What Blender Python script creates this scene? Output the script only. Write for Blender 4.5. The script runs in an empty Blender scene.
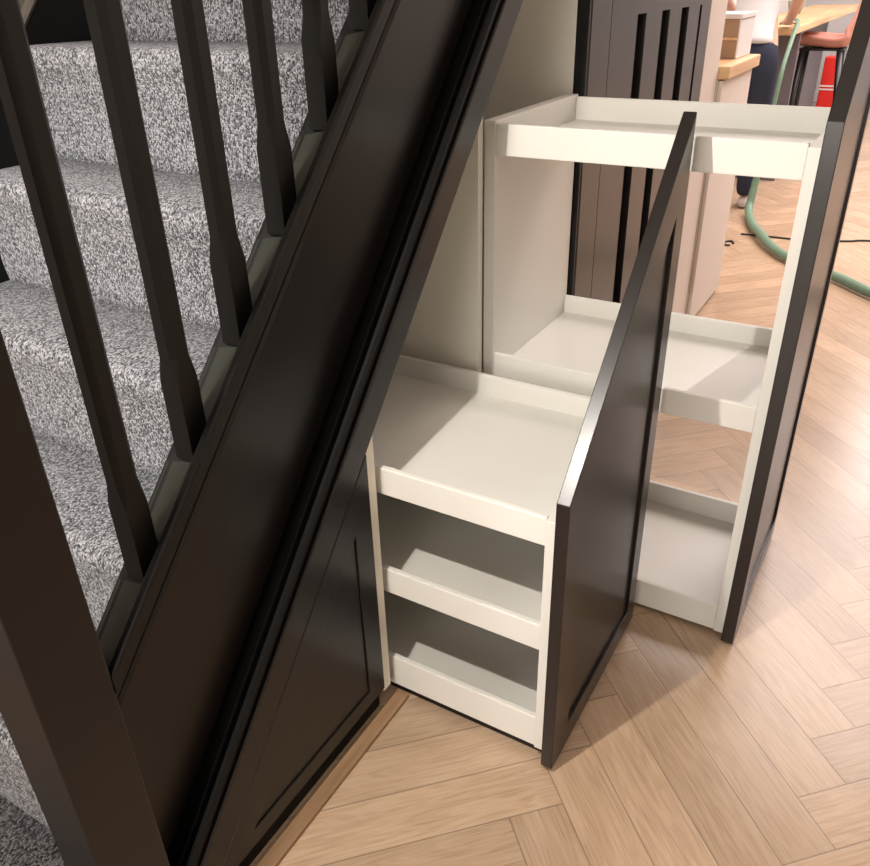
import bpy, bmesh, math, random
from mathutils import Vector, Matrix
random.seed(7)
S = 0.85                      # measured units -> metres
C = bpy.context.scene.collection
M = 1.13                      # pitch of the flight (rise / run)

# ------------------------------------------------------------------ materials
def new_mat(name):
    m = bpy.data.materials.new(name); m.use_nodes = True
    nt = m.node_tree; b = nt.nodes['Principled BSDF']
    return m, nt, b
def N(nt, t, **kw):
    n = nt.nodes.new(t)
    for k, v in kw.items(): setattr(n, k, v)
    return n
def L(nt, a, b): nt.links.new(a, b)
def paint(name, col, rough=.4, var=.06, bump=.02, bscale=90, spec=.5, coat=0.0):
    m, nt, b = new_mat(name)
    tc = N(nt, 'ShaderNodeTexCoord')
    no = N(nt, 'ShaderNodeTexNoise'); no.inputs['Scale'].default_value = 6; no.inputs['Detail'].default_value = 4
    L(nt, tc.outputs['Object'], no.inputs['Vector'])
    r = N(nt, 'ShaderNodeMapRange')
    r.inputs['To Min'].default_value = 1 - var; r.inputs['To Max'].default_value = 1 + var
    L(nt, no.outputs['Fac'], r.inputs['Value'])
    mx = N(nt, 'ShaderNodeVectorMath', operation='SCALE'); mx.inputs[0].default_value = col[:3]
    L(nt, r.outputs['Result'], mx.inputs['Scale']); L(nt, mx.outputs['Vector'], b.inputs['Base Color'])
    b.inputs['Roughness'].default_value = rough
    b.inputs['Specular IOR Level'].default_value = spec
    b.inputs['Coat Weight'].default_value = coat
    b.inputs['Coat Roughness'].default_value = .12
    n2 = N(nt, 'ShaderNodeTexNoise'); n2.inputs['Scale'].default_value = bscale; n2.inputs['Detail'].default_value = 2
    L(nt, tc.outputs['Object'], n2.inputs['Vector'])
    bp = N(nt, 'ShaderNodeBump'); bp.inputs['Strength'].default_value = bump; bp.inputs['Distance'].default_value = .002
    L(nt, n2.outputs['Fac'], bp.inputs['Height']); L(nt, bp.outputs['Normal'], b.inputs['Normal'])
    return m
def wood(name, c1, c2, rough=.4, axis=1, scale=14):
    m, nt, b = new_mat(name)
    tc = N(nt, 'ShaderNodeTexCoord'); mp = N(nt, 'ShaderNodeMapping')
    s = [scale, scale, scale]; s[axis] = scale * .07
    mp.inputs['Scale'].default_value = s
    L(nt, tc.outputs['Object'], mp.inputs['Vector'])
    no = N(nt, 'ShaderNodeTexNoise'); no.inputs['Scale'].default_value = 2.2; no.inputs['Detail'].default_value = 6
    L(nt, mp.outputs['Vector'], no.inputs['Vector'])
    cr = N(nt, 'ShaderNodeValToRGB')
    cr.color_ramp.elements[0].position = .3; cr.color_ramp.elements[0].color = (*c1, 1)
    cr.color_ramp.elements[1].position = .7; cr.color_ramp.elements[1].color = (*c2, 1)
    L(nt, no.outputs['Fac'], cr.inputs['Fac']); L(nt, cr.outputs['Color'], b.inputs['Base Color'])
    b.inputs['Roughness'].default_value = rough
    return m
def floor_mat():
    m, nt, b = new_mat('herringbone_oak')
    uv = N(nt, 'ShaderNodeUVMap', uv_map='plank'); rn = N(nt, 'ShaderNodeUVMap', uv_map='rnd')
    sr = N(nt, 'ShaderNodeSeparateXYZ'); L(nt, rn.outputs['UV'], sr.inputs['Vector'])
    off = N(nt, 'ShaderNodeVectorMath', operation='SCALE'); off.inputs['Scale'].default_value = 37.0
    L(nt, rn.outputs['UV'], off.inputs[0])
    def grain(sx, sy, sc, det, dist):
        mp = N(nt, 'ShaderNodeMapping'); mp.inputs['Scale'].default_value = (sx, sy, 1)
        L(nt, uv.outputs['UV'], mp.inputs['Vector'])
        ad = N(nt, 'ShaderNodeVectorMath', operation='ADD'); L(nt, mp.outputs['Vector'], ad.inputs[0]); L(nt, off.outputs['Vector'], ad.inputs[1])
        no = N(nt, 'ShaderNodeTexNoise'); no.inputs['Scale'].default_value = sc; no.inputs['Detail'].default_value = det
        no.inputs['Distortion'].default_value = dist
        L(nt, ad.outputs['Vector'], no.inputs['Vector']); return no
    g1 = grain(.25, 2.2, 1.6, 6, .9)      # broad figure
    g2 = grain(.5, 14, 2.0, 5, .2)        # fine pores
    g3 = grain(.35, .8, 1.0, 2, 0)        # cloudy tone
    # cathedral rings out of the broad figure
    rg = N(nt, 'ShaderNodeMath', operation='MULTIPLY'); rg.inputs[1].default_value = 34
    L(nt, g1.outputs['Fac'], rg.inputs[0])
    sn = N(nt, 'ShaderNodeMath', operation='SINE'); L(nt, rg.outputs[0], sn.inputs[0])
    a = N(nt, 'ShaderNodeMath', operation='MULTIPLY'); a.inputs[1].default_value = .07; L(nt, sn.outputs[0], a.inputs[0])
    bb = N(nt, 'ShaderNodeMath', operation='MULTIPLY'); bb.inputs[1].default_value = .75; L(nt, g2.outputs['Fac'], bb.inputs[0])
    c = N(nt, 'ShaderNodeMath', operation='ADD'); L(nt, a.outputs[0], c.inputs[0]); L(nt, bb.outputs[0], c.inputs[1])
    d = N(nt, 'ShaderNodeMath', operation='MULTIPLY'); d.inputs[1].default_value = .45; L(nt, g3.outputs['Fac'], d.inputs[0])
    e = N(nt, 'ShaderNodeMath', operation='ADD'); L(nt, c.outputs[0], e.inputs[0]); L(nt, d.outputs[0], e.inputs[1])
    cr = N(nt, 'ShaderNodeValToRGB')
    el = cr.color_ramp.elements
    el[0].position = .28; el[0].color = (.31, .205, .132, 1)
    el[1].position = .80; el[1].color = (.49, .355, .245, 1)
    x = cr.color_ramp.elements.new(.55); x.color = (.42, .293, .195, 1)
    L(nt, e.outputs[0], cr.inputs['Fac'])
    # plank to plank tone
    tn = N(nt, 'ShaderNodeMapRange'); tn.inputs['To Min'].default_value = .88; tn.inputs['To Max'].default_value = 1.10
    L(nt, sr.outputs['X'], tn.inputs['Value'])
    sc = N(nt, 'ShaderNodeVectorMath', operation='SCALE'); L(nt, cr.outputs['Color'], sc.inputs[0]); L(nt, tn.outputs['Result'], sc.inputs['Scale'])
    # joints: distance to plank edge in plank widths
    su = N(nt, 'ShaderNodeSeparateXYZ'); L(nt, uv.outputs['UV'], su.inputs['Vector'])
    def edge(out, ln):
        s1 = N(nt, 'ShaderNodeMath', operation='SUBTRACT'); s1.inputs[0].default_value = ln; L(nt, out, s1.inputs[1])
        mn = N(nt, 'ShaderNodeMath', operation='MINIMUM'); L(nt, out, mn.inputs[0]); L(nt, s1.outputs[0], mn.inputs[1]); return mn
    eu = edge(su.outputs['X'], 6.0); ev = edge(su.outputs['Y'], 1.0)
    mn = N(nt, 'ShaderNodeMath', operation='MINIMUM'); L(nt, eu.outputs[0], mn.inputs[0]); L(nt, ev.outputs[0], mn.inputs[1])
    jr = N(nt, 'ShaderNodeMapRange', interpolation_type='SMOOTHSTEP'); jr.inputs['From Min'].default_value = .004; jr.inputs['From Max'].default_value = .022
    jr.inputs['To Min'].default_value = .60
    L(nt, mn.outputs[0], jr.inputs['Value'])
    sc2 = N(nt, 'ShaderNodeVectorMath', operation='SCALE'); L(nt, sc.outputs['Vector'], sc2.inputs[0]); L(nt, jr.outputs['Result'], sc2.inputs['Scale'])
    L(nt, sc2.outputs['Vector'], b.inputs['Base Color'])
    b.inputs['Roughness'].default_value = .26
    b.inputs['Specular IOR Level'].default_value = .5
    bp = N(nt, 'ShaderNodeBump'); bp.inputs['Strength'].default_value = .25; bp.inputs['Distance'].default_value = .0012
    L(nt, jr.outputs['Result'], bp.inputs['Height']); L(nt, bp.outputs['Normal'], b.inputs['Normal'])
    return m
def carpet_mat():
    m, nt, b = new_mat('loop_pile_carpet')
    tc = N(nt, 'ShaderNodeTexCoord')
    mp = N(nt, 'ShaderNodeMapping'); mp.inputs['Scale'].default_value = (1.0, .72, .72)
    mp.inputs['Rotation'].default_value = (0, 0, 0)
    L(nt, tc.outputs['Object'], mp.inputs['Vector'])
    v = N(nt, 'ShaderNodeTexVoronoi'); v.inputs['Scale'].default_value = 370; v.inputs['Randomness'].default_value = .75
    L(nt, mp.outputs['Vector'], v.inputs['Vector'])
    no = N(nt, 'ShaderNodeTexNoise'); no.inputs['Scale'].default_value = 210; no.inputs['Detail'].default_value = 3
    L(nt, mp.outputs['Vector'], no.inputs['Vector'])
    sx = N(nt, 'ShaderNodeSeparateColor'); L(nt, v.outputs['Color'], sx.inputs['Color'])
    mx = N(nt, 'ShaderNodeMix'); mx.data_type = 'FLOAT'; mx.inputs['Factor'].default_value = .45
    L(nt, sx.outputs[0], mx.inputs[2]); L(nt, no.outputs['Fac'], mx.inputs[3])
    cr = N(nt, 'ShaderNodeValToRGB'); el = cr.color_ramp.elements
    el[0].position = .22; el[0].color = (.045, .046, .056, 1)
    el[1].position = .72; el[1].color = (.52, .52, .54, 1)
    x = el.new(.42); x.color = (.18, .182, .195, 1)
    L(nt, mx.outputs[0], cr.inputs['Fac'])
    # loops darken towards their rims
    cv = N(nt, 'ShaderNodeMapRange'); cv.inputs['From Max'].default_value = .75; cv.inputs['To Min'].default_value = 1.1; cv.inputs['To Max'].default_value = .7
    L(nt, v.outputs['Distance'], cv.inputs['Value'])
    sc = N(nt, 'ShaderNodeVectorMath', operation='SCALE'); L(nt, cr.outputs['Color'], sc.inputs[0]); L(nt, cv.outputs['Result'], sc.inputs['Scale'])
    L(nt, sc.outputs['Vector'], b.inputs['Base Color'])
    b.inputs['Roughness'].default_value = .95; b.inputs['Specular IOR Level'].default_value = .1
    b.inputs['Sheen Weight'].default_value = .15
    iv = N(nt, 'ShaderNodeMath', operation='SUBTRACT'); iv.inputs[0].default_value = 1; L(nt, v.outputs['Distance'], iv.inputs[1])
    bp = N(nt, 'ShaderNodeBump'); bp.inputs['Strength'].default_value = .7; bp.inputs['Distance'].default_value = .004
    L(nt, iv.outputs[0], bp.inputs['Height']); L(nt, bp.outputs['Normal'], b.inputs['Normal'])
    return m

BLACK   = paint('satin_black_brown_paint', (.0072, .0057, .0054), .35, .08, .03, 140, .34, .05)
BLACK_M = paint('matt_black_paint', (.0045, .0042, .0040), .45, .08, .04, 160, .3)
DARKDOOR= paint('dark_brown_door_paint', (.0115, .0085, .008), .32, .08, .015, 140, .45, .10)
WHITE   = paint('cream_melamine', (.68, .665, .62), .38, .02, .01, 60, .4)
CREAM   = paint('cream_board', (.84, .81, .72), .5, .03, .02, 40, .35)
WALL    = paint('off_white_wall', (.66, .63, .58), .8, .03, .15, 120, .2)
GREYWALL= paint('grey_wall', (.50, .49, .50), .8, .03, .1, 80, .2)
PINKWALL= paint('pale_warm_plaster', (.62, .55, .50), .75, .03, .1, 80, .2)
CEIL    = paint('white_ceiling', (.75, .73, .70), .9, .02, .1, 60, .1)
BEADP = paint('shadow_black_bead_paint', (.0045, .0042, .004), .6, .08, .04, 160, .2)  # blacker than BLACK: shade on the bead ledge put into the colour
OAKSTRIP= wood('oak_beading', (.22, .125, .065), (.34, .21, .115), .45, 1, 30)
OAKTOP  = wood('oiled_oak_worktop', (.52, .31, .15), (.70, .47, .26), .4, 1, 12)
GREYPANEL = paint('grey_purple_panel', (.115, .10, .115), .45, .05, .02)
NAVY    = paint('navy_cloth', (.030, .034, .052), .9, .25, .3, 200, .1)
SHIRT   = paint('white_cotton', (.60, .60, .62), .85, .12, .8, 25, .15)
SKIN    = paint('skin', (.60, .36, .27), .55, .05, .05, 200, .4)
HAIR    = paint('dark_hair', (.035, .022, .015), .6, .2, .4, 200, .3)
SHOE    = paint('pale_grey_canvas', (.52, .47, .47), .7, .1, .1, 150, .3)
PINK    = paint('dusty_pink_shell', (.52, .24, .19), .42, .04, .02, 60, .5)
METALB  = paint('black_powder_coat', (.012, .012, .013), .4, .05, .02, 100, .5)
GREEN   = paint('green_ribbed_hose', (.13, .22, .155), .5, .12, .2, 300, .4)
RED     = paint('red_plastic', (.62, .020, .016), .35, .05, .02, 50, .5)
CARD    = paint('brown_cardboard', (.34, .24, .165), .8, .15, .1, 90, .2)
BOXW    = paint('white_card', (.62, .61, .61), .6, .05, .05, 60, .3)
LEAF    = paint('plant_leaf', (.03, .14, .06), .45, .3, .1, 50, .4)
POT     = paint('grey_stoneware', (.35, .35, .34), .6, .08, .1, 60, .3)
CABLE   = paint('black_rubber', (.02, .02, .02), .6, .05, .05, 50, .3)
FLOOR   = floor_mat()
CARPET  = carpet_mat()

# ------------------------------------------------------------------ mesh helpers (measured units)
class MB:
    def __init__(s): s.bm = bmesh.new()
    def poly(s, pts, faces):
        vs = [s.bm.verts.new(Vector(p)) for p in pts]
        for f in faces:
            try: s.bm.faces.new([vs[i] for i in f])
            except ValueError: pass
        return s
    def box(s, x0, x1, y0, y1, z0, z1):
        p = [(x0,y0,z0),(x1,y0,z0),(x1,y1,z0),(x0,y1,z0),(x0,y0,z1),(x1,y0,z1),(x1,y1,z1),(x0,y1,z1)]
        return s.poly(p, [(3,2,1,0),(4,5,6,7),(0,1,5,4),(1,2,6,5),(2,3,7,6),(3,0,4,7)])
    def prism_x(s, yz, x0, x1):          # polygon in the y-z plane, thickness along x
        n = len(yz)
        p = [(x0, y, z) for y, z in yz] + [(x1, y, z) for y, z in yz]
        return s.poly(p, [tuple(range(n))[::-1], tuple(range(n, 2*n))] + [(i, (i+1)%n, n+(i+1)%n, n+i) for i in range(n)])
    def slope(s, xw, y0, y1, m=M):       # profile in (x, w) swept up the pitch
        n = len(xw)
        p = [(x, y0, w + m*y0) for x, w in xw] + [(x, y1, w + m*y1) for x, w in xw]
        return s.poly(p, [tuple(range(n))[::-1], tuple(range(n, 2*n))] + [(i, (i+1)%n, n+(i+1)%n, n+i) for i in range(n)])
    def tube(s, pts, r, seg=12, cap=True):
        pts = [Vector(p) for p in pts]; rings = []
        rr = r if isinstance(r, (list, tuple)) else [r]*len(pts)
        up = Vector((0,0,1))
        for i, p in enumerate(pts):
            t = (pts[min(i+1, len(pts)-1)] - pts[max(i-1, 0)]).normalized()
            a = t.cross(up)
            if a.length < .05: a = t.cross(Vector((1,0,0)))
            a.normalize(); b = t.cross(a).normalized()
            rings.append([s.bm.verts.new(p + a*rr[i]*math.cos(k*2*math.pi/seg) + b*rr[i]*math.sin(k*2*math.pi/seg)) for k in range(seg)])
        for A, B in zip(rings, rings[1:]):
            for k in range(seg): s.bm.faces.new([A[k], A[(k+1)%seg], B[(k+1)%seg], B[k]])
        if cap: s.bm.faces.new(rings[0][::-1]); s.bm.faces.new(rings[-1])
        return s
    def lathe(s, c, prof, seg=28):
        rings = [[s.bm.verts.new((c[0]+r*math.cos(k*2*math.pi/seg), c[1]+r*math.sin(k*2*math.pi/seg), c[2]+z)) for k in range(seg)] for r, z in prof]
        for A, B in zip(rings, rings[1:]):
            for k in range(seg): s.bm.faces.new([A[k], A[(k+1)%seg], B[(k+1)%seg], B[k]])
        s.bm.faces.new(rings[0][::-1]); s.bm.faces.new(rings[-1])
        return s
    def build(s, name, mat, parent=None, origin=None, bevel=0, smooth=False, subsurf=0, solid=0):
        bmesh.ops.recalc_face_normals(s.bm, faces=s.bm.faces)
        if parent is not None: o0 = Vector(parent['_o'])
        elif origin is not None: o0 = Vector(origin)
        else: o0 = Vector((0,0,0))
        for v in s.bm.verts: v.co = (v.co - o0) * S
        me = bpy.data.meshes.new(name); s.bm.to_mesh(me); s.bm.free()
        ob = bpy.data.objects.new(name, me); C.objects.link(ob)
        me.materials.append(mat)
        if parent is not None: ob.parent = parent
        else: ob.location = o0 * S
        ob['_o'] = tuple(o0)
        if smooth:
            for p in me.polygons: p.use_smooth = True
        if solid:
            md = ob.modifiers.new('solid', 'SOLIDIFY'); md.thickness = solid*S; md.offset = 0
        if bevel:
            md = ob.modifiers.new('bevel', 'BEVEL'); md.width = bevel*S; md.segments = 2; md.limit_method = 'ANGLE'; md.angle_limit = math.radians(35)
        if subsurf:
            md = ob.modifiers.new('sub', 'SUBSURF'); md.levels = subsurf; md.render_levels = subsurf
        return ob
def thing(name, label, cat, origin, group=None):
    o = bpy.data.objects.new(name, None); C.objects.link(o)
    o.location = Vector(origin) * S; o['_o'] = tuple(origin); o['label'] = label; o['category'] = cat
    if group: o['group'] = group
    return o
def tag(o, label, cat, group=None, kind=None):
    o['label'] = label; o['category'] = cat
    if group: o['group'] = group
    if kind: o['kind'] = kind
    return o
def struct(o): o['kind'] = 'structure'; return o

# ------------------------------------------------------------------ the setting
XL, XR, YN, YF, ZC = -1.74, 3.4, -5.2, 12.0, 3.2
def build_floor():
    w = .1184; n = 6; q = w/math.sqrt(2); x0, y0 = .077, 1.366 - 1*q
    bm = bmesh.new(); uv = bm.loops.layers.uv.new('plank'); rn = bm.loops.layers.uv.new('rnd')
    def W(a, b): return ((b - a)*q + x0, (a + b)*q + y0)
    lo = (XL - .1, YN - .1); hi = (XR + .1, YF + .1)
    def quad(a0, a1, b0, b1, along_a):
        cs = [(a0,b0),(a1,b0),(a1,b1),(a0,b1)]
        P = [W(*c) for c in cs]
        cx = sum(p[0] for p in P)/4; cy = sum(p[1] for p in P)/4
        if not (lo[0]-.3 < cx < hi[0]+.3 and lo[1]-.3 < cy < hi[1]+.3): return
        vs = [bm.verts.new((p[0]*S, p[1]*S, 0)) for p in P]
        f = bm.faces.new(vs)
        r = (random.random(), random.random())
        for lp, (a, b) in zip(f.loops, cs):
            lp[uv].uv = (a - a0, b - b0) if along_a else (b - b0, a - a0)
            lp[rn].uv = r
    for j in range(-90, 100):
        for k in range(-8, 9):
            quad(j + 2*n*k, j + n + 2*n*k, j, j + 1, True)
            quad(j, j + 1, j - 2*n + 1 + 2*n*k, j - n + 1 + 2*n*k, False)
    # trim to the room
    for co, no in (((lo[0]*S,0,0),(-1,0,0)), ((hi[0]*S,0,0),(1,0,0)), ((0,lo[1]*S,0),(0,-1,0)), ((0,hi[1]*S,0),(0,1,0))):
        g = bm.verts[:] + bm.edges[:] + bm.faces[:]
        bmesh.ops.bisect_plane(bm, geom=g, plane_co=co, plane_no=no, clear_outer=True)
    bmesh.ops.recalc_face_normals(bm, faces=bm.faces)
    for f in bm.faces:
        if f.normal.z < 0: f.normal_flip()
    me = bpy.data.meshes.new('floor'); bm.to_mesh(me); bm.free()
    o = bpy.data.objects.new('floor', me); C.objects.link(o); me.materials.append(FLOOR); struct(o)
build_floor()
struct(MB().box(XL-.1, XR+.1, YN-.1, YF+.1, ZC, ZC+.05).build('ceiling', CEIL))
struct(MB().box(XL-.1, XL, YN-.1, YF+.1, 0, ZC).build('wall_left', WALL))
struct(MB().box(XR, XR+.1, YN-.1, YF+.1, 0, ZC).build('wall_right', WALL))
struct(MB().box(XL, XR, YF, YF+.1, 0, ZC).build('wall_back', GREYWALL))
struct(MB().box(XL, XR, YN-.1, YN, 0, ZC).build('wall_front', WALL))
# plaster pier that ends the run of under-stair cupboards
struct(MB().box(XL, -.83, 3.45, 3.71, 0, ZC).build('wall_pier', PINKWALL, bevel=.004))
struct(MB().box(XL, XR, YF-.02, YF, 0, .13).build('baseboard_back', BOXW, bevel=.004))
# oak bead between floor and stair panelling
struct(MB().prism_x([(-.25,0),(1.115,0),(1.115,.013),(-.25,.013)], -.806, -.772).build('trim_1', OAKSTRIP, bevel=.004))

# ------------------------------------------------------------------ staircase
WT = 2.75   # how far up the flight is built (y)
st = thing('staircase', 'staircase with grey flecked loop pile carpet climbing behind the black balusters', 'staircase', (-1.19, .3, 0))
def step(yr, zr, yn, ztop, first=False):
    """riser from (yr, zr) up to a bullnose, then the tread back to the next riser"""
    nose = .030
    prof = [(yr + .02, zr - .03), (yr, zr), (yr - .004, zr + .03), (yr - .010, ztop - .075), (yr - .024, ztop - .045), (yr - nose, ztop - .022), (yr - .026, ztop - .007), (yr - .012, ztop), (yr + .02, ztop + .001),
            (yn + .015, ztop - .001), (yn + .03, ztop - .03)]
    bm = MB(); n = len(prof); X = [-1.716 + (-.888 + 1.716)*i/8 for i in range(9)]
    pts = [(x, y, z) for x in X for y, z in prof]
    fs = [(i*n+j, i*n+j+1, (i+1)*n+j+1, (i+1)*n+j) for i in range(8) for j in range(n-1)]
    bm.poly(pts, fs)
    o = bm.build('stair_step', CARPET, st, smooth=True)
    return o
K = [(1.023 - .163*k, 1.213 - .199*k) for k in range(-6, 4)]
K += [(.345, .372)]
K = [(y*1.16, 1.5 - (1.5 - z)*1.16) for y, z in K] + [(.205, 0)]
K.sort()
for (ya, za), (yb, zb) in zip(K, K[1:]): step(ya, za, yb, zb)
# far string on the wall; top mould coloured paler to look lit
MB().slope([(-1.738, -.96), (-1.714, -.96), (-1.714, .0755), (-1.721, .088), (-1.738, .088)], .05, 2.4).build('wall_string', BLACK_M, st)
MB().slope([(-1.738, .0885), (-1.709, .0885), (-1.705, .099), (-1.709, .108), (-1.721, .113), (-1.726, .137), (-1.738, .143)], .05, 2.4).build('string_moulding', paint('lit_brown_grey_moulding', (.11,.095,.08), .4), st)
MB().slope([(-1.71, -.47), (-.89, -.47), (-.89, -.45), (-1.71, -.45)], .45, 2.4).build('soffit', CREAM, st)

# outer string: frame rail, bead, recessed apron
sg = thing('stair_string', 'wide dark brown sloping stair string with recessed face and bead mouldings', 'stair string', (-.84, .44, 0))
Y0, Y1 = .4415, 2.28
M2 = 1.055                    # pitch of the balustrade rail
def warp(xw, split):          # profile: points above `split` follow the rail pitch, the rest the string pitch
    n = len(xw); p = []
    for y in (Y0, Y1):
        for x, w in xw: p.append((x, y, w + (M2 if w > split else M)*y))
    return MB().poly(p, [tuple(range(n))[::-1], tuple(range(n, 2*n))] + [(i, (i+1)%n, n+(i+1)%n, n+i) for i in range(n)])
arc = [(-.850 - .018*(1-math.cos(t)), -.326 - .018*math.sin(t)) for t in [i*math.pi/16 for i in range(9)]]
warp([(-.886, -.350)] + arc[::-1] + [(-.850, .100), (-.886, .100)], 0).build('apron_panel', BLACK, sg, smooth=False)
MB().slope([(-.886, -.486), (-.800, -.486), (-.800, -.392), (-.803, -.389), (-.886, -.389)], Y0, Y1).build('lower_rail', BLACK, sg, bevel=.0012)
MB().slope([(-.886, -.3885), (-.809, -.3885), (-.8085, -.372), (-.803, -.367), (-.7995, -.359), (-.8005, -.350), (-.805, -.343), (-.811, -.341), (-.8135, -.345), (-.814, -.384),
            (-.827, -.384), (-.8275, -.353), (-.829, -.350), (-.832, -.350), (-.8335, -.353), (-.834, -.384), (-.8695, -.384), (-.8700, -.352), (-.886, -.352)], Y0, Y1).build('bead_moulding', BEADP, sg)  # slots cut deep so the ledge shows as black shade
MB().slope([(-.8495, .160), (-.806, .160), (-.803, .150), (-.809, .140), (-.820, .128), (-.830, .114), (-.834, .106), (-.8495, .102)], Y0, Y1, M2).build('cover_moulding', BLACK, sg)

# base rail that carries the balusters
br = thing('base_rail', 'sloping black base rail with spindle groove under the balusters', 'rail', (-.85, .44, .5))
MB().slope([(-.900, .110), (-.886, .110), (-.886, .1615), (-.806, .1615), (-.806, .176), (-.799, .181), (-.799, .206), (-.803, .211), (-.813, .211), (-.816, .206), (-.818, .166), (-.900, .150)], Y0, Y1, M2).build('rail_body', BLACK_M, br, bevel=.0015)
BY = [.5665 + .1295*i for i in range(9)]
hb = .0185
edges = [Y0] + [v for y in BY for v in (y - hb - .0005, y + hb + .0005)]
FIL = paint('greenish_black_fillet', (.020, .022, .014), .5, .1, .05)
for a, b in zip(edges[0::2], edges[1::2]):
    MB().slope([(-.890, .152), (-.8185, .1665), (-.8185, .174), (-.890, .159)], a, b, M2).build('spindle_fillet', FIL, br)

YH = 1.72
hr = MB().slope([(-.892, 1.14), (-.808, 1.14), (-.800, 1.165), (-.812, 1.20), (-.85, 1.215), (-.888, 1.20), (-.900, 1.165)], Y0, YH, M2).build('handrail', BLACK_M, None, (-.85, Y0, 1.14 + M2*Y0), bevel=.004)
tag(hr, 'black moulded handrail running along the top of the balusters', 'handrail')

def baluster(y):
    x = -.850; hf = hb; c = .0085
    zb = .170 + M2*y; zt = 1.1385 + M2*y
    def sq(z, ch, tilt=0, h=hf):
        pts = []
        for sx, sy in ((1,1),(-1,1),(-1,-1),(1,-1)):
            A = (x + sx*h, y + sy*(h - ch)); B = (x + sx*(h - ch), y + sy*h)
            pts += [A, B] if sx*sy > 0 else [B, A]
        return [(a, b, z + (M2*(b - y) if tilt else 0)) for a, b in pts]
    rings = [sq(zb, .0006, 1), sq(zb + .06, .0006), sq(zb + .108, .0006), sq(zb + .145, c, 0, hf*.97), sq(zt - .16, c, 0, hf*.97), sq(zt - .12, .0006), sq(zt, .0006, 1)]
    bm = MB(); pts = [p for r in rings for p in r]
    fs = [(i*8+k, i*8+(k+1)%8, (i+1)*8+(k+1)%8, (i+1)*8+k) for i in range(len(rings)-1) for k in range(8)]
    fs += [tuple(range(8))[::-1], tuple(range(len(pts)-8, len(pts)))]
    return bm.poly(pts, fs).build('baluster', BLACK_M, None, (x, y, zb))
ordn = ['first', 'second', 'third', 'fourth', 'fifth', 'sixth', 'seventh', 'eighth', 'ninth', 'tenth']
def bal_label(i):
    if i < 7:
        return '%s square black baluster up the flight from the wide newel post' % ordn[i]
    return 'black baluster far up the flight, above the top of the picture'
b0 = baluster(BY[0]); tag(b0, bal_label(0), 'baluster', 'black stair balusters')
for i, y in enumerate(BY[1:], 1):
    b = b0.copy(); C.objects.link(b); b.location = Vector((-.85, y, .170 + M2*y)) * S
    b['label'] = bal_label(i)

nw = thing('newel_post', 'wide square black newel post at the foot of the balustrade', 'newel post', (-.853, .388, 0))
MB().box(-.906, -.800, .336, .441, 0, 1.78).build('post', BLACK, nw, bevel=.003)
MB().poly([(-.92,.322,1.78),(-.786,.322,1.78),(-.786,.455,1.78),(-.92,.455,1.78),(-.92,.322,1.80),(-.786,.322,1.80),(-.786,.455,1.80),(-.92,.455,1.80),(-.853,.388,1.85)],
   [(3,2,1,0),(0,1,5,4),(1,2,6,5),(2,3,7,6),(3,0,4,7),(4,5,8),(5,6,8),(6,7,8),(7,4,8)]).build('post_cap', BLACK, nw, bevel=.003)

# ------------------------------------------------------------------ framed slab doors
def inset_poly(P, d):
    """inset a convex polygon (y,z) by per-edge distances d"""
    n = len(P); out = []
    cx = sum(p[0] for p in P)/n; cz = sum(p[1] for p in P)/n
    ls = []
    for i in range(n):
        a = Vector(P[i]); b = Vector(P[(i+1)%n]); t = (b-a).normalized(); nn = Vector((-t.y, t.x))
        if nn.dot(Vector((cx,cz)) - a) < 0: nn = -nn
        ls.append((a + nn*d[i], t))
    for i in range(n):
        p, t = ls[i-1]; q, s = ls[i]
        k = ((q - p).x*s.y - (q - p).y*s.x) / (t.x*s.y - t.y*s.x)
        r = p + t*k; out.append((r.x, r.y))
    return out
def framed_door(P, d, xb, xf, rec, mat, parent, name='door_front'):
    """slab with a recessed panel on its +x face; P polygon in y-z"""
    n = len(P); Q = inset_poly(P, d)
    bm = MB()
    pts = [(xb, y, z) for y, z in P] + [(xf, y, z) for y, z in P] + [(xf, y, z) for y, z in Q] + [(xf-rec, y, z) for y, z in Q]
    fs = [tuple(range(n))]
    for i in range(n):
        j = (i+1) % n
        fs += [(i, j, n+j, n+i), (n+i, n+j, 2*n+j, 2*n+i), (2*n+i, 2*n+j, 3*n+j, 3*n+i)]
    o = bm.poly(pts, fs).build(name, mat, parent, bevel=.0016)
    Q2 = inset_poly(Q, [.002]*n)
    MB().prism_x(Q2, xf-rec-.006, xf-rec+.0012).build('recessed_panel', mat, parent)
    return o
# closed triangular panel at the foot of the flight
w0 = -.4895
tri = [(.455, .045), (1.060, .045), (1.060, w0 + M*1.060), (.470, w0 + M*.470)]
sp = thing('cupboard_door', 'closed dark brown triangular cupboard door under the foot of the stairs', 'door', (-.80, .76, 0))
tri = [(.496, .071), (1.058, .071), (1.058, w0 + M*1.058)]
framed_door(tri, [.040, .056, .066], -.824, -.800, .005, BLACK, sp)
MB().box(-.84, -.822, .40, 1.062, 0, .070).build('plinth', BLACK_M, sp)

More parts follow.
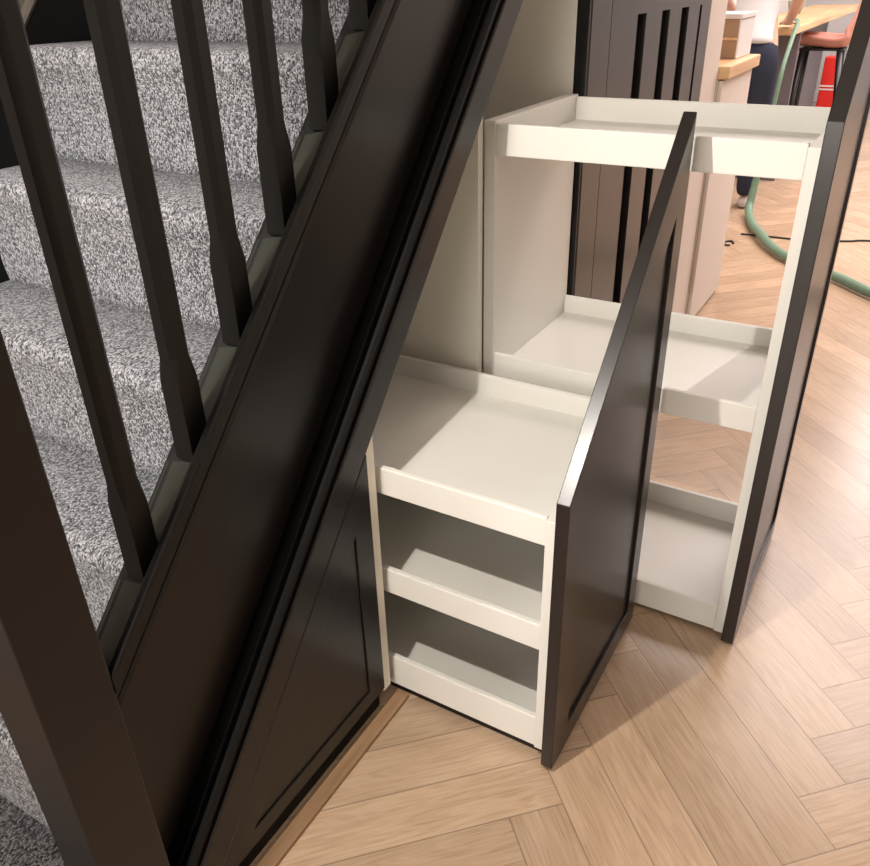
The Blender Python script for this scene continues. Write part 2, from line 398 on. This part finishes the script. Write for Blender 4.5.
# ------------------------------------------------------------------ inside the cupboard
# partition between first and second pull-out, and the one beyond the second
def part_poly(y, x0, x1, th, nm, lab):
    zt = -.474 + M*y
    o = MB().box(x0, x1, y, y+th, 0, zt - .0).build(nm, CREAM, None, ((x0+x1)/2, y, 0), bevel=.001)
    tag(o, lab, 'panel'); return o
part_poly(1.652, -1.71, -.870, .022, 'partition_panel', 'cream upright partition panel inside the cupboard between the two pull-outs')
part_poly(2.190, -1.71, -.866, .022, 'partition_panel', 'cream side panel inside the cupboard behind the taller pull-out')
jm = MB().prism_x([(1.064, .052), (1.090, .052), (1.090, -.495+M*1.090), (1.064, -.495+M*1.064)], -1.45, -.806).build('partition_panel', CREAM, None, (-1.1, 1.08, 0), bevel=.001)
tag(jm, 'cream side panel inside the cupboard at the edge of the triangular door', 'panel')

def tray(parent, x0, x1, y0, y1, z0, z1, deck=.012, lt=.014, sides=(1, 1)):
    """shelf board with an upstand lip along both long sides"""
    sh = MB().box(x0, x1, y0+lt, y1-lt, z0, z0+deck).build('shelf', WHITE, parent, bevel=.001)
    for k, (a, b) in enumerate(((y0, y0+lt), (y1-lt, y1))):
        if sides[k]: MB().box(x0, x1, a, b, z0, z1).build('shelf_lip', WHITE, sh, bevel=.0022)
    return sh
# ---- short pull-out
u1 = thing('pull_out_cabinet', 'short cream pull-out cabinet with sloping dark front, nearest the foot of the stairs', 'pull-out cabinet', (-.62, 1.36, 0))
P1 = [(1.085, .014), (1.622, .014), (1.622, 1.272), (1.085, .700)]
framed_door(P1, [.062, .055, .088, .085], -.417, -.391, .008, DARKDOOR, u1)
MB().box(-.444, -.4175, 1.108, 1.605, .030, .640).build('front_board', WHITE, u1, bevel=.0015)
MB().box(-1.320, -1.296, 1.108, 1.605, .030, .640).build('end_panel', WHITE, u1, bevel=.0015)
for z0, z1 in ((.578, .642), (.314, .380), (.030, .118)):
    tray(u1, -1.296, -.444, 1.112, 1.607, z0, z1)
MB().box(-1.296, -.444, 1.592, 1.604, .119, .577).build('side_board', WHITE, u1, bevel=.001)
MB().box(-1.29, -.43, 1.125, 1.59, .002, .029).build('shade_board', BLACK_M, u1)  # dark board added for the shadow under the cabinet
# ---- tall pull-out
u2 = thing('pull_out_cabinet', 'tall cream open-sided pull-out cabinet with three lipped trays, beside the floor area', 'pull-out cabinet', (-.52, 1.93, 0))
u2['label'] = 'tall open-sided cream pull-out cabinet with three lipped trays and tall dark front'
P2 = [(1.652, .012), (2.190, .012), (2.190, 1.862), (1.652, 1.262)]
framed_door(P2, [.062, .030, .088, .085], -.169, -.139, .008, DARKDOOR, u2)
MB().box(-.194, -.1695, 1.680, 2.172, .012, 1.212).build('front_board', WHITE, u2, bevel=.0015)
MB().box(-.870, -.842, 1.680, 2.172, .012, 1.224).build('end_panel', WHITE, u2, bevel=.0015)
for z0, z1 in ((1.150, 1.218), (.600, .663), (.014, .094)):
    tray(u2, -.842, -.194, 1.682, 2.172, z0, z1)
MB().box(-.85, -.20, 1.70, 2.16, .001, .0135).build('shade_board', BLACK_M, u2)  # same dark board, standing in for the shadow beneath

# ---- tall panelled door beyond
td = thing('cupboard_door', 'tall dark brown cupboard door with vertical recessed flutes behind the tall pull-out', 'door', (-.83, 2.82, 0))
MB().box(-.880, -.832, 2.1905, 2.206, .02, 2.0).build('jamb', BLACK_M, td)
segs = [(2.206, 2.352, 0), (2.356, 2.580, 0), (2.580, 2.665, 1), (2.665, 2.825, 0), (2.825, 2.912, 1), (2.912, 3.050, 0), (3.050, 3.140, 1), (3.140, 3.285, 0), (3.285, 3.315, 1), (3.315, 3.447, 0)]
bm = MB()
for a, b, rec in segs:
    if rec:
        bm.box(-.872, -.856, a, b, .03, 1.395); bm.box(-.872, -.830, a, b, 1.395, 2.45)
    else: bm.box(-.872, -.830, a, b, .03, 2.0 if b < 2.4 else 2.45)
bm.build('door_leaf', DARKDOOR, td)
MB().box(-.88, -.85, 2.2, 3.447, 0, .03).build('plinth', BLACK_M, td)

# ------------------------------------------------------------------ kitchen beyond
kc = thing('base_cabinet', 'pale base cabinet with oak top past the plaster pier', 'cabinet', (-1.1, 4.0, 0))
MB().box(-1.40, -.825, 3.712, 4.305, 0, 1.105).build('carcass', PINKWALL, kc, bevel=.003)
MB().box(-.824, -.808, 3.716, 4.300, .02, 1.100).build('cabinet_door', PINKWALL, kc, bevel=.003)
wt = MB().box(-1.40, -.785, 3.712, 4.33, 1.106, 1.156).build('worktop', OAKTOP, None, (-1.09, 4.0, 1.106), bevel=.005)
tag(wt, 'short oak worktop on the pale base cabinet, under the storage box', 'worktop')
sb = thing('storage_box', 'white and brown card storage box on the short oak worktop', 'box', (-.98, 4.24, 1.1565))
MB().box(-1.12, -.842, 4.045, 4.325, 1.157, 1.315).build('box_body', CARD, sb, bevel=.002)
MB().box(-.8415, -.835, 4.045, 4.325, 1.158, 1.314).build('side_sheet', BOXW, sb)
MB().box(-1.125, -.830, 4.037, 4.330, 1.3155, 1.335).build('lid', BOXW, sb, bevel=.002)
MB().box(-1.12, -.843, 4.040, 4.0445, 1.232, 1.242).build('label_strip', OAKTOP, sb)

isl = thing('kitchen_island', 'grey panelled kitchen island behind the standing person', 'kitchen island', (-1.5, 9.2, 0))
MB().box(-1.45, -1.27, 7.175, 10.6, 0, 1.10).build('island_body', GREYPANEL, isl, bevel=.004)
MB().box(-1.45, -1.03, 7.12, 7.17, 0, 1.10).build('end_panel', GREYPANEL, isl, bevel=.004)
it = MB().box(-1.47, -.985, 6.50, 10.7, 1.1005, 1.150).build('worktop', OAKTOP, None, (-1.25, 8.6, 1.10), bevel=.006)
tag(it, 'long thick oak worktop on the grey kitchen island', 'worktop')

# plants
def plant(name, label, base, h, n, spread, potr, poth):
    t = thing(name, label, 'plant', base)
    MB().lathe(base, [(potr*.7, 0), (potr, poth*.9), (potr*1.03, poth), (potr*.9, poth), (potr*.85, poth*.9)]).build('plant_pot', POT, t, smooth=True)
    bm = MB(); rng = random.Random(3)
    for i in range(n):
        a = i*2.399; el = rng.uniform(.25, 1.0)
        p0 = Vector((base[0], base[1], base[2]+poth*.9)); d = Vector((math.cos(a)*spread*(1.2-el), math.sin(a)*spread*(1.2-el), h*el))
        side = Vector((-math.sin(a), math.cos(a), 0)) * (spread*.22)
        mid = p0 + d*.6 + Vector((0,0,h*.1)); tip = p0 + d
        lo = p0 + d*.25
        bm.poly([p0, lo+side*.2, mid+side, tip, mid-side, lo-side*.2, mid-Vector((0,0,.01))], [(0,1,6),(1,2,6),(2,3,6),(3,4,6),(4,5,6),(5,0,6)])
    bm.build('foliage', LEAF, t, solid=.002)
plant('potted_plant', 'small green potted plant on the oak island worktop', (-1.32, 8.55, 1.1505), .22, 22, .16, .07, .10)
plant('potted_plant', 'leafy green plant in a grey pot on the floor beyond the island', (-.95, 11.35, 0), .75, 34, .36, .18, .28)

# bar stool
bs = thing('bar_stool', 'pink shell bar stool with black legs by the kitchen island', 'bar stool', (-.90, 8.0, 0))
def shell():
    bm = MB(); nu, nv = 13, 15
    pts = []
    for i in range(nu):
        t = i/(nu-1)
        if t < .5:
            x = -1.17 + .40*(t/.5); z = .945 + .012*math.cos(t*6) ; tx = 0
        else:
            k = (t-.5)/.5; x = -.77 + .12*math.sin(k*math.pi/2); z = .957 + .45*k**1.25
        hw = .24 - .06*abs(t-.45)**1.5*2
        for j in range(nv):
            s = -1 + 2*j/(nv-1)
            lift = .07*(abs(s)**3)
            pts.append((x - (lift*.9 if t > .5 else 0), 8.0 + s*hw, z + (lift if t <= .6 else lift*.3)))
    fs = [(i*nv+j, i*nv+j+1, (i+1)*nv+j+1, (i+1)*nv+j) for i in range(nu-1) for j in range(nv-1)]
    bm.poly(pts, fs).build('seat_shell', PINK, bs, smooth=True, solid=.04, subsurf=1)
shell()
feet = [(-1.13, 7.83), (-1.13, 8.17), (-.70, 7.83), (-.70, 8.17)]
tops = [(-1.10, 7.88), (-1.10, 8.12), (-.82, 7.88), (-.82, 8.12)]
for (fx, fy), (tx, ty) in zip(feet, tops):
    MB().tube([(fx, fy, 0), (tx, ty, .918)], .024, 10).build('leg', METALB, bs, smooth=True)
fr = [(f[0]*.7 + t[0]*.3, f[1]*.7 + t[1]*.3, .29) for f, t in zip(feet, tops)]
MB().tube([fr[0], fr[1]], .010, 8).tube([fr[1], fr[3]], .010, 8).tube([fr[3], fr[2]], .010, 8).tube([fr[2], fr[0]], .010, 8).build('foot_rail', METALB, bs, smooth=True)
MB().box(-1.13, -.79, 7.86, 8.14, .905, .922).build('seat_plate', METALB, bs, bevel=.003)

# red crate with white bands beyond the stool
rc = thing('red_crate', 'red plastic crate with white bands on the floor beyond the bar stool', 'crate', (-.96, 9.2, 0))
MB().box(-1.06, -.86, 9.1, 9.3, 0, .76).build('crate_body', RED, rc, bevel=.01)
for z in (.47, .50): MB().box(-1.064, -.856, 9.096, 9.1+.208, z, z+.014).build('white_band', BOXW, rc)

# hose
def catmull(P, n=10):
    P = [Vector(p) for p in P]; out = []
    for i in range(len(P)-1):
        a = P[max(i-1,0)]; b = P[i]; c = P[i+1]; d = P[min(i+2, len(P)-1)]
        for k in range(n):
            t = k/n
            out.append(.5*((2*b) + (c-a)*t + (2*a-5*b+4*c-d)*t*t + (3*b-a-3*c+d)*t**3))
    out.append(P[-1]); return out
hp = [(1.1, 3.75, .033), (.5, 4.12, .033), (.1, 4.40, .033), (-.093, 4.53, .033), (-.283, 4.72, .033), (-.552, 4.94, .033), (-.699, 5.14, .040), (-.80, 5.35, .046), (-.897, 5.59, .038),
      (-.985, 5.90, .05), (-.99, 5.98, .16), (-.975, 6.02, .42), (-.96, 6.04, .72), (-.950, 6.08, .95), (-.955, 6.30, 1.12), (-1.00, 6.68, 1.182), (-1.14, 7.1, 1.172), (-1.22, 7.6, 1.168)]
path = catmull(hp, 14)
rad = [(.026 - .012*min(1, max(0, (p.z - .1)/.5)))*(1 + .05*math.sin(i*2.2)) for i, p in enumerate(path)]
hs = MB().tube(path, rad, 14).build('vacuum_hose', GREEN, None, (-.55, 4.94, 0), smooth=True)
tag(hs, 'long green flexible hose curving across the oak floor and up to the island', 'hose')
cb = [(-.93, 5.44, .006), (-.70, 5.455, .006), (-.5, 5.47, .006), (-.30, 5.56, .006), (-.19, 5.62, .006), (.3, 5.74, .006), (1.2, 5.8, .006), (2.6, 5.7, .006)]
c = MB().tube(catmull(cb, 10), .006, 8).build('power_cable', CABLE, None, (0, 5.6, 0), smooth=True)
rg = [(-.955 + .028*math.cos(t), 5.20 + .05*math.sin(t), .0065) for t in [i*math.pi/10 for i in range(18)]]
r_ = MB().tube(rg, .006, 8).build('metal_hook', METALB, None, (-.955, 5.20, 0), smooth=True)
tag(r_, 'small dark metal hook lying on the floor beside the pale cabinet', 'hook')
tag(c, 'thin black cable lying across the pale floor beyond the hose', 'cable')

# ------------------------------------------------------------------ person standing at the island
def skin_obj(name, mat, parent, joints, edges, sub=2, root=0):
    o0 = Vector(parent['_o'])
    me = bpy.data.meshes.new(name)
    me.from_pydata([tuple((Vector(j[:3]) - o0)*S) for j in joints], edges, [])
    ob = bpy.data.objects.new(name, me); C.objects.link(ob); ob.parent = parent; ob['_o'] = tuple(o0)
    me.materials.append(mat)
    md = ob.modifiers.new('skin', 'SKIN'); md.use_smooth_shade = True
    if not me.skin_vertices: me.attributes  # layer is made by the modifier
    for i, j in enumerate(joints):
        r = j[3]; rr = r if isinstance(r, tuple) else (r, r)
        me.skin_vertices[0].data[i].radius = (rr[0]*S, rr[1]*S)
    me.skin_vertices[0].data[root].use_root = True
    sm = ob.modifiers.new('sub', 'SUBSURF'); sm.levels = sub; sm.render_levels = sub
    return ob
try:
    PX, PY = -1.185, 6.16
    ps = thing('person', 'person in a white shirt and navy trousers standing by the island, only partly in view', 'person', (PX, PY, 0))
    # skeleton: +x side is towards the island edge; faces along +y with torso leaning slightly
    J = [(PX, PY, 1.05, (.15,.11)), (PX, PY+.02, 1.25, (.13,.10)), (PX, PY+.04, 1.48, (.155,.11)), (PX, PY+.05, 1.62, (.12,.09)), (PX, PY+.06, 1.72, .055), (PX, PY+.08, 1.82, (.075,.09)), (PX, PY+.09, 1.95, (.075,.095)),
         (PX+.10, PY, .96, .10), (PX+.105, PY+.01, .56, .065), (PX+.11, PY-.03, .12, .040), (PX+.115, PY+.09, .035, (.045,.03)),
         (PX-.10, PY, .96, .10), (PX-.105, PY+.02, .56, .065), (PX-.11, PY-.01, .12, .040), (PX-.115, PY+.11, .035, (.045,.03)),
         (PX+.20, PY+.05, 1.58, .058), (PX+.25, PY+.02, 1.36, .045), (PX+.18, PY+.24, 1.215, .032), (PX+.15, PY+.34, 1.185, (.040,.020)),
         (PX-.20, PY+.05, 1.58, .058), (PX-.25, PY+.03, 1.36, .045), (PX-.17, PY+.26, 1.215, .032), (PX-.13, PY+.36, 1.185, (.040,.020))]
    Ed = [(0,1),(1,2),(2,3),(3,4),(4,5),(5,6),(0,7),(7,8),(8,9),(9,10),(0,11),(11,12),(12,13),(13,14),(3,15),(15,16),(16,17),(17,18),(3,19),(19,20),(20,21),(21,22)]
    def make_skin_layer(name, mat, js, es, sub=2):
        me = bpy.data.meshes.new(name); o0 = Vector(ps['_o'])
        me.from_pydata([tuple((Vector(j[:3]) - o0)*S) for j in js], es, [])
        bm = bmesh.new(); bm.from_mesh(me); ly = bm.verts.layers.skin.verify(); bm.verts.ensure_lookup_table()
        for i, j in enumerate(js):
            r = j[3]; rr = r if isinstance(r, tuple) else (r, r)
            bm.verts[i][ly].radius = (rr[0]*S, rr[1]*S); bm.verts[i][ly].use_root = (i == 0)
        bm.to_mesh(me); bm.free()
        ob = bpy.data.objects.new(name, me); C.objects.link(ob); ob.parent = ps; me.materials.append(mat); ob['_o'] = tuple(o0)
        md = ob.modifiers.new('skin', 'SKIN'); md.use_smooth_shade = True
        sm = ob.modifiers.new('sub', 'SUBSURF'); sm.levels = sub; sm.render_levels = sub
        return ob
    fing = list(J); fe = list(Ed)
    for h, sg_ in ((18, 1), (22, -1)):
        hx, hy, hz = J[h][:3]
        for k in range(4):
            off = (k - 1.5)*.019
            ln = (.055, .062, .058, .045)[k]
            i0 = len(fing)
            fing += [(hx+off*1.1, hy+.030, hz-.004, .0095), (hx+off*1.25, hy+.03+ln*.6, hz-.010, .0085), (hx+off*1.3, hy+.03+ln, hz-.017, .0075)]
            fe += [(h, i0), (i0, i0+1), (i0+1, i0+2)]
        i0 = len(fing)
        fing += [(hx-sg_*.045, hy+.002, hz-.008, .010), (hx-sg_*.058, hy+.032, hz-.016, .0085)]
        fe += [(h, i0), (i0, i0+1)]
    make_skin_layer('body', SKIN, fing, fe)
    g = .012
    sh = [(a, b, c_, (r[0]+g+.012, r[1]+g+.012) if isinstance(r, tuple) else r+g+.008) for a, b, c_, r in [J[0], J[1], J[2], (PX, PY+.05, 1.63, (.10,.075)), (PX-.01, PY+.0, 1.06, (.185,.145)), J[15], (PX+.235, PY+.03, 1.44, .048), J[19], (PX-.235, PY+.035, 1.44, .048)]]
    sh[0] = (PX, PY, 1.10, (.175,.135)); 
    make_skin_layer('shirt', SHIRT, [sh[1], sh[2], sh[3], sh[4], sh[5], sh[6], sh[7], sh[8]], [(0,1),(1,2),(0,3),(2,4),(4,5),(2,6),(6,7)])
    tr = [(PX, PY, 1.06, (.165,.125)), (PX, PY, 1.16, (.15,.115)), (PX+.10, PY, .94, .112), (PX+.105, PY+.01, .56, .082), (PX+.11, PY-.02, .075, .064), (PX-.10, PY, .94, .112), (PX-.105, PY+.02, .56, .082), (PX-.11, PY, .075, .064)]
    make_skin_layer('trousers', NAVY, tr, [(0,1),(0,2),(2,3),(3,4),(0,5),(5,6),(6,7)])
    for s_ in (1, -1):
        fx = PX + s_*.112; fy = PY - .02 if s_ > 0 else PY
        make_skin_layer('shoe', SHOE, [(fx, fy-.04, .045, (.045,.043)), (fx, fy+.06, .045, (.048,.043)), (fx, fy+.17, .032, (.048,.030)), (fx, fy+.215, .028, (.035,.025))], [(0,1),(1,2),(2,3)])
    hd = Vector((PX, PY+.09, 1.93))
    bm = MB(); bmesh.ops.create_uvsphere(bm.bm, u_segments=20, v_segments=14, radius=1)
    for v in bm.bm.verts: v.co = Vector((v.co.x*.098 + hd.x, v.co.y*.115 + hd.y - .022, v.co.z*.12 + hd.z + .03))
    bm.build('hair', HAIR, ps, smooth=True)
except Exception as ex:
    print('PERSON FAILED', ex); raise

# ------------------------------------------------------------------ lights
def area(name, loc, target, size, power, col, shape='DISK', sy=None):
    l = bpy.data.lights.new(name, 'AREA'); l.shape = shape; l.size = size*S
    if sy: l.size_y = sy*S
    l.energy = power; l.color = col
    o = bpy.data.objects.new(name, l); C.objects.link(o); o.location = Vector(loc)*S
    d = (Vector(target) - Vector(loc)); o.rotation_euler = d.to_track_quat('-Z', 'Y').to_euler()
    return o
WARM = (1.0, .83, .62)
def spot(name, loc, target, power, col, ang, rad, blend=.4):
    l = bpy.data.lights.new(name, 'SPOT'); l.energy = power; l.color = col; l.spot_size = math.radians(ang); l.spot_blend = blend; l.shadow_soft_size = rad*S
    o = bpy.data.objects.new(name, l); C.objects.link(o); o.location = Vector(loc)*S
    o.rotation_euler = (Vector(target) - Vector(loc)).to_track_quat('-Z', 'Y').to_euler(); return o
spot('hand_lamp', (-.70, .41, 1.76), (.30, .51, 1.66), 58, (1.0, .93, .84), 178, .014, .06)
spot('stair_fill', (-1.3, -.8, 2.95), (-1.35, .9, 1.0), 260, (1.0, .95, .92), 38, .25, .7)  # added spot, cone kept narrow to brighten the carpeted steps
area('hall_fill', (1.4, .6, 3.15), (.6, 1.0, 0), 2.2, 10, (1.0, .90, .82))  # added soft fill for the ambient level, no fitting behind it
area('hall_fill', (-.4, -3.2, 1.35), (-.5, 1.3, .35), 2.2, 74, (1.0, .93, .86))  # added low fill that brightens the shelf interiors and upright faces
area('kitchen_light', (.1, 5.6, 3.15), (.0, 5.6, 0), 3.0, 140, (1.0, .885, .86))
area('kitchen_light', (.5, 9.0, 3.15), (.2, 9.0, 0), 3.2, 225, (1.0, .92, .92))
wd = bpy.data.worlds.new('world'); bpy.context.scene.world = wd; wd.use_nodes = True
wd.node_tree.nodes['Background'].inputs['Color'].default_value = (1, .93, .85, 1)
wd.node_tree.nodes['Background'].inputs['Strength'].default_value = .1

# ------------------------------------------------------------------ camera
R = [(0.86141465, 0.50727778, -0.02518058), (0.23227292, -0.43754556, -0.86867898), (-0.45167919, 0.74244403, -0.49473504)]
cd = bpy.data.cameras.new('camera'); cam = bpy.data.objects.new('camera', cd); C.objects.link(cam)
cd.sensor_fit = 'HORIZONTAL'; cd.sensor_width = 36; cd.lens = 797.16/870*36; cd.clip_start = .02
m = Matrix.Identity(4)
for i in range(3):
    m[i][0] = R[0][i]; m[i][1] = -R[1][i]; m[i][2] = -R[2][i]
m.translation = Vector((0, 0, 1.5*S)); cam.matrix_world = m
sc = bpy.context.scene; sc.camera = cam
sc.view_settings.view_transform = 'Standard'; sc.view_settings.look = 'None'; sc.view_settings.gamma = 1
sc.view_settings.use_curve_mapping = False; sc.view_settings.exposure = 0.0
for o in bpy.data.objects:
    if '_o' in o: del o['_o']
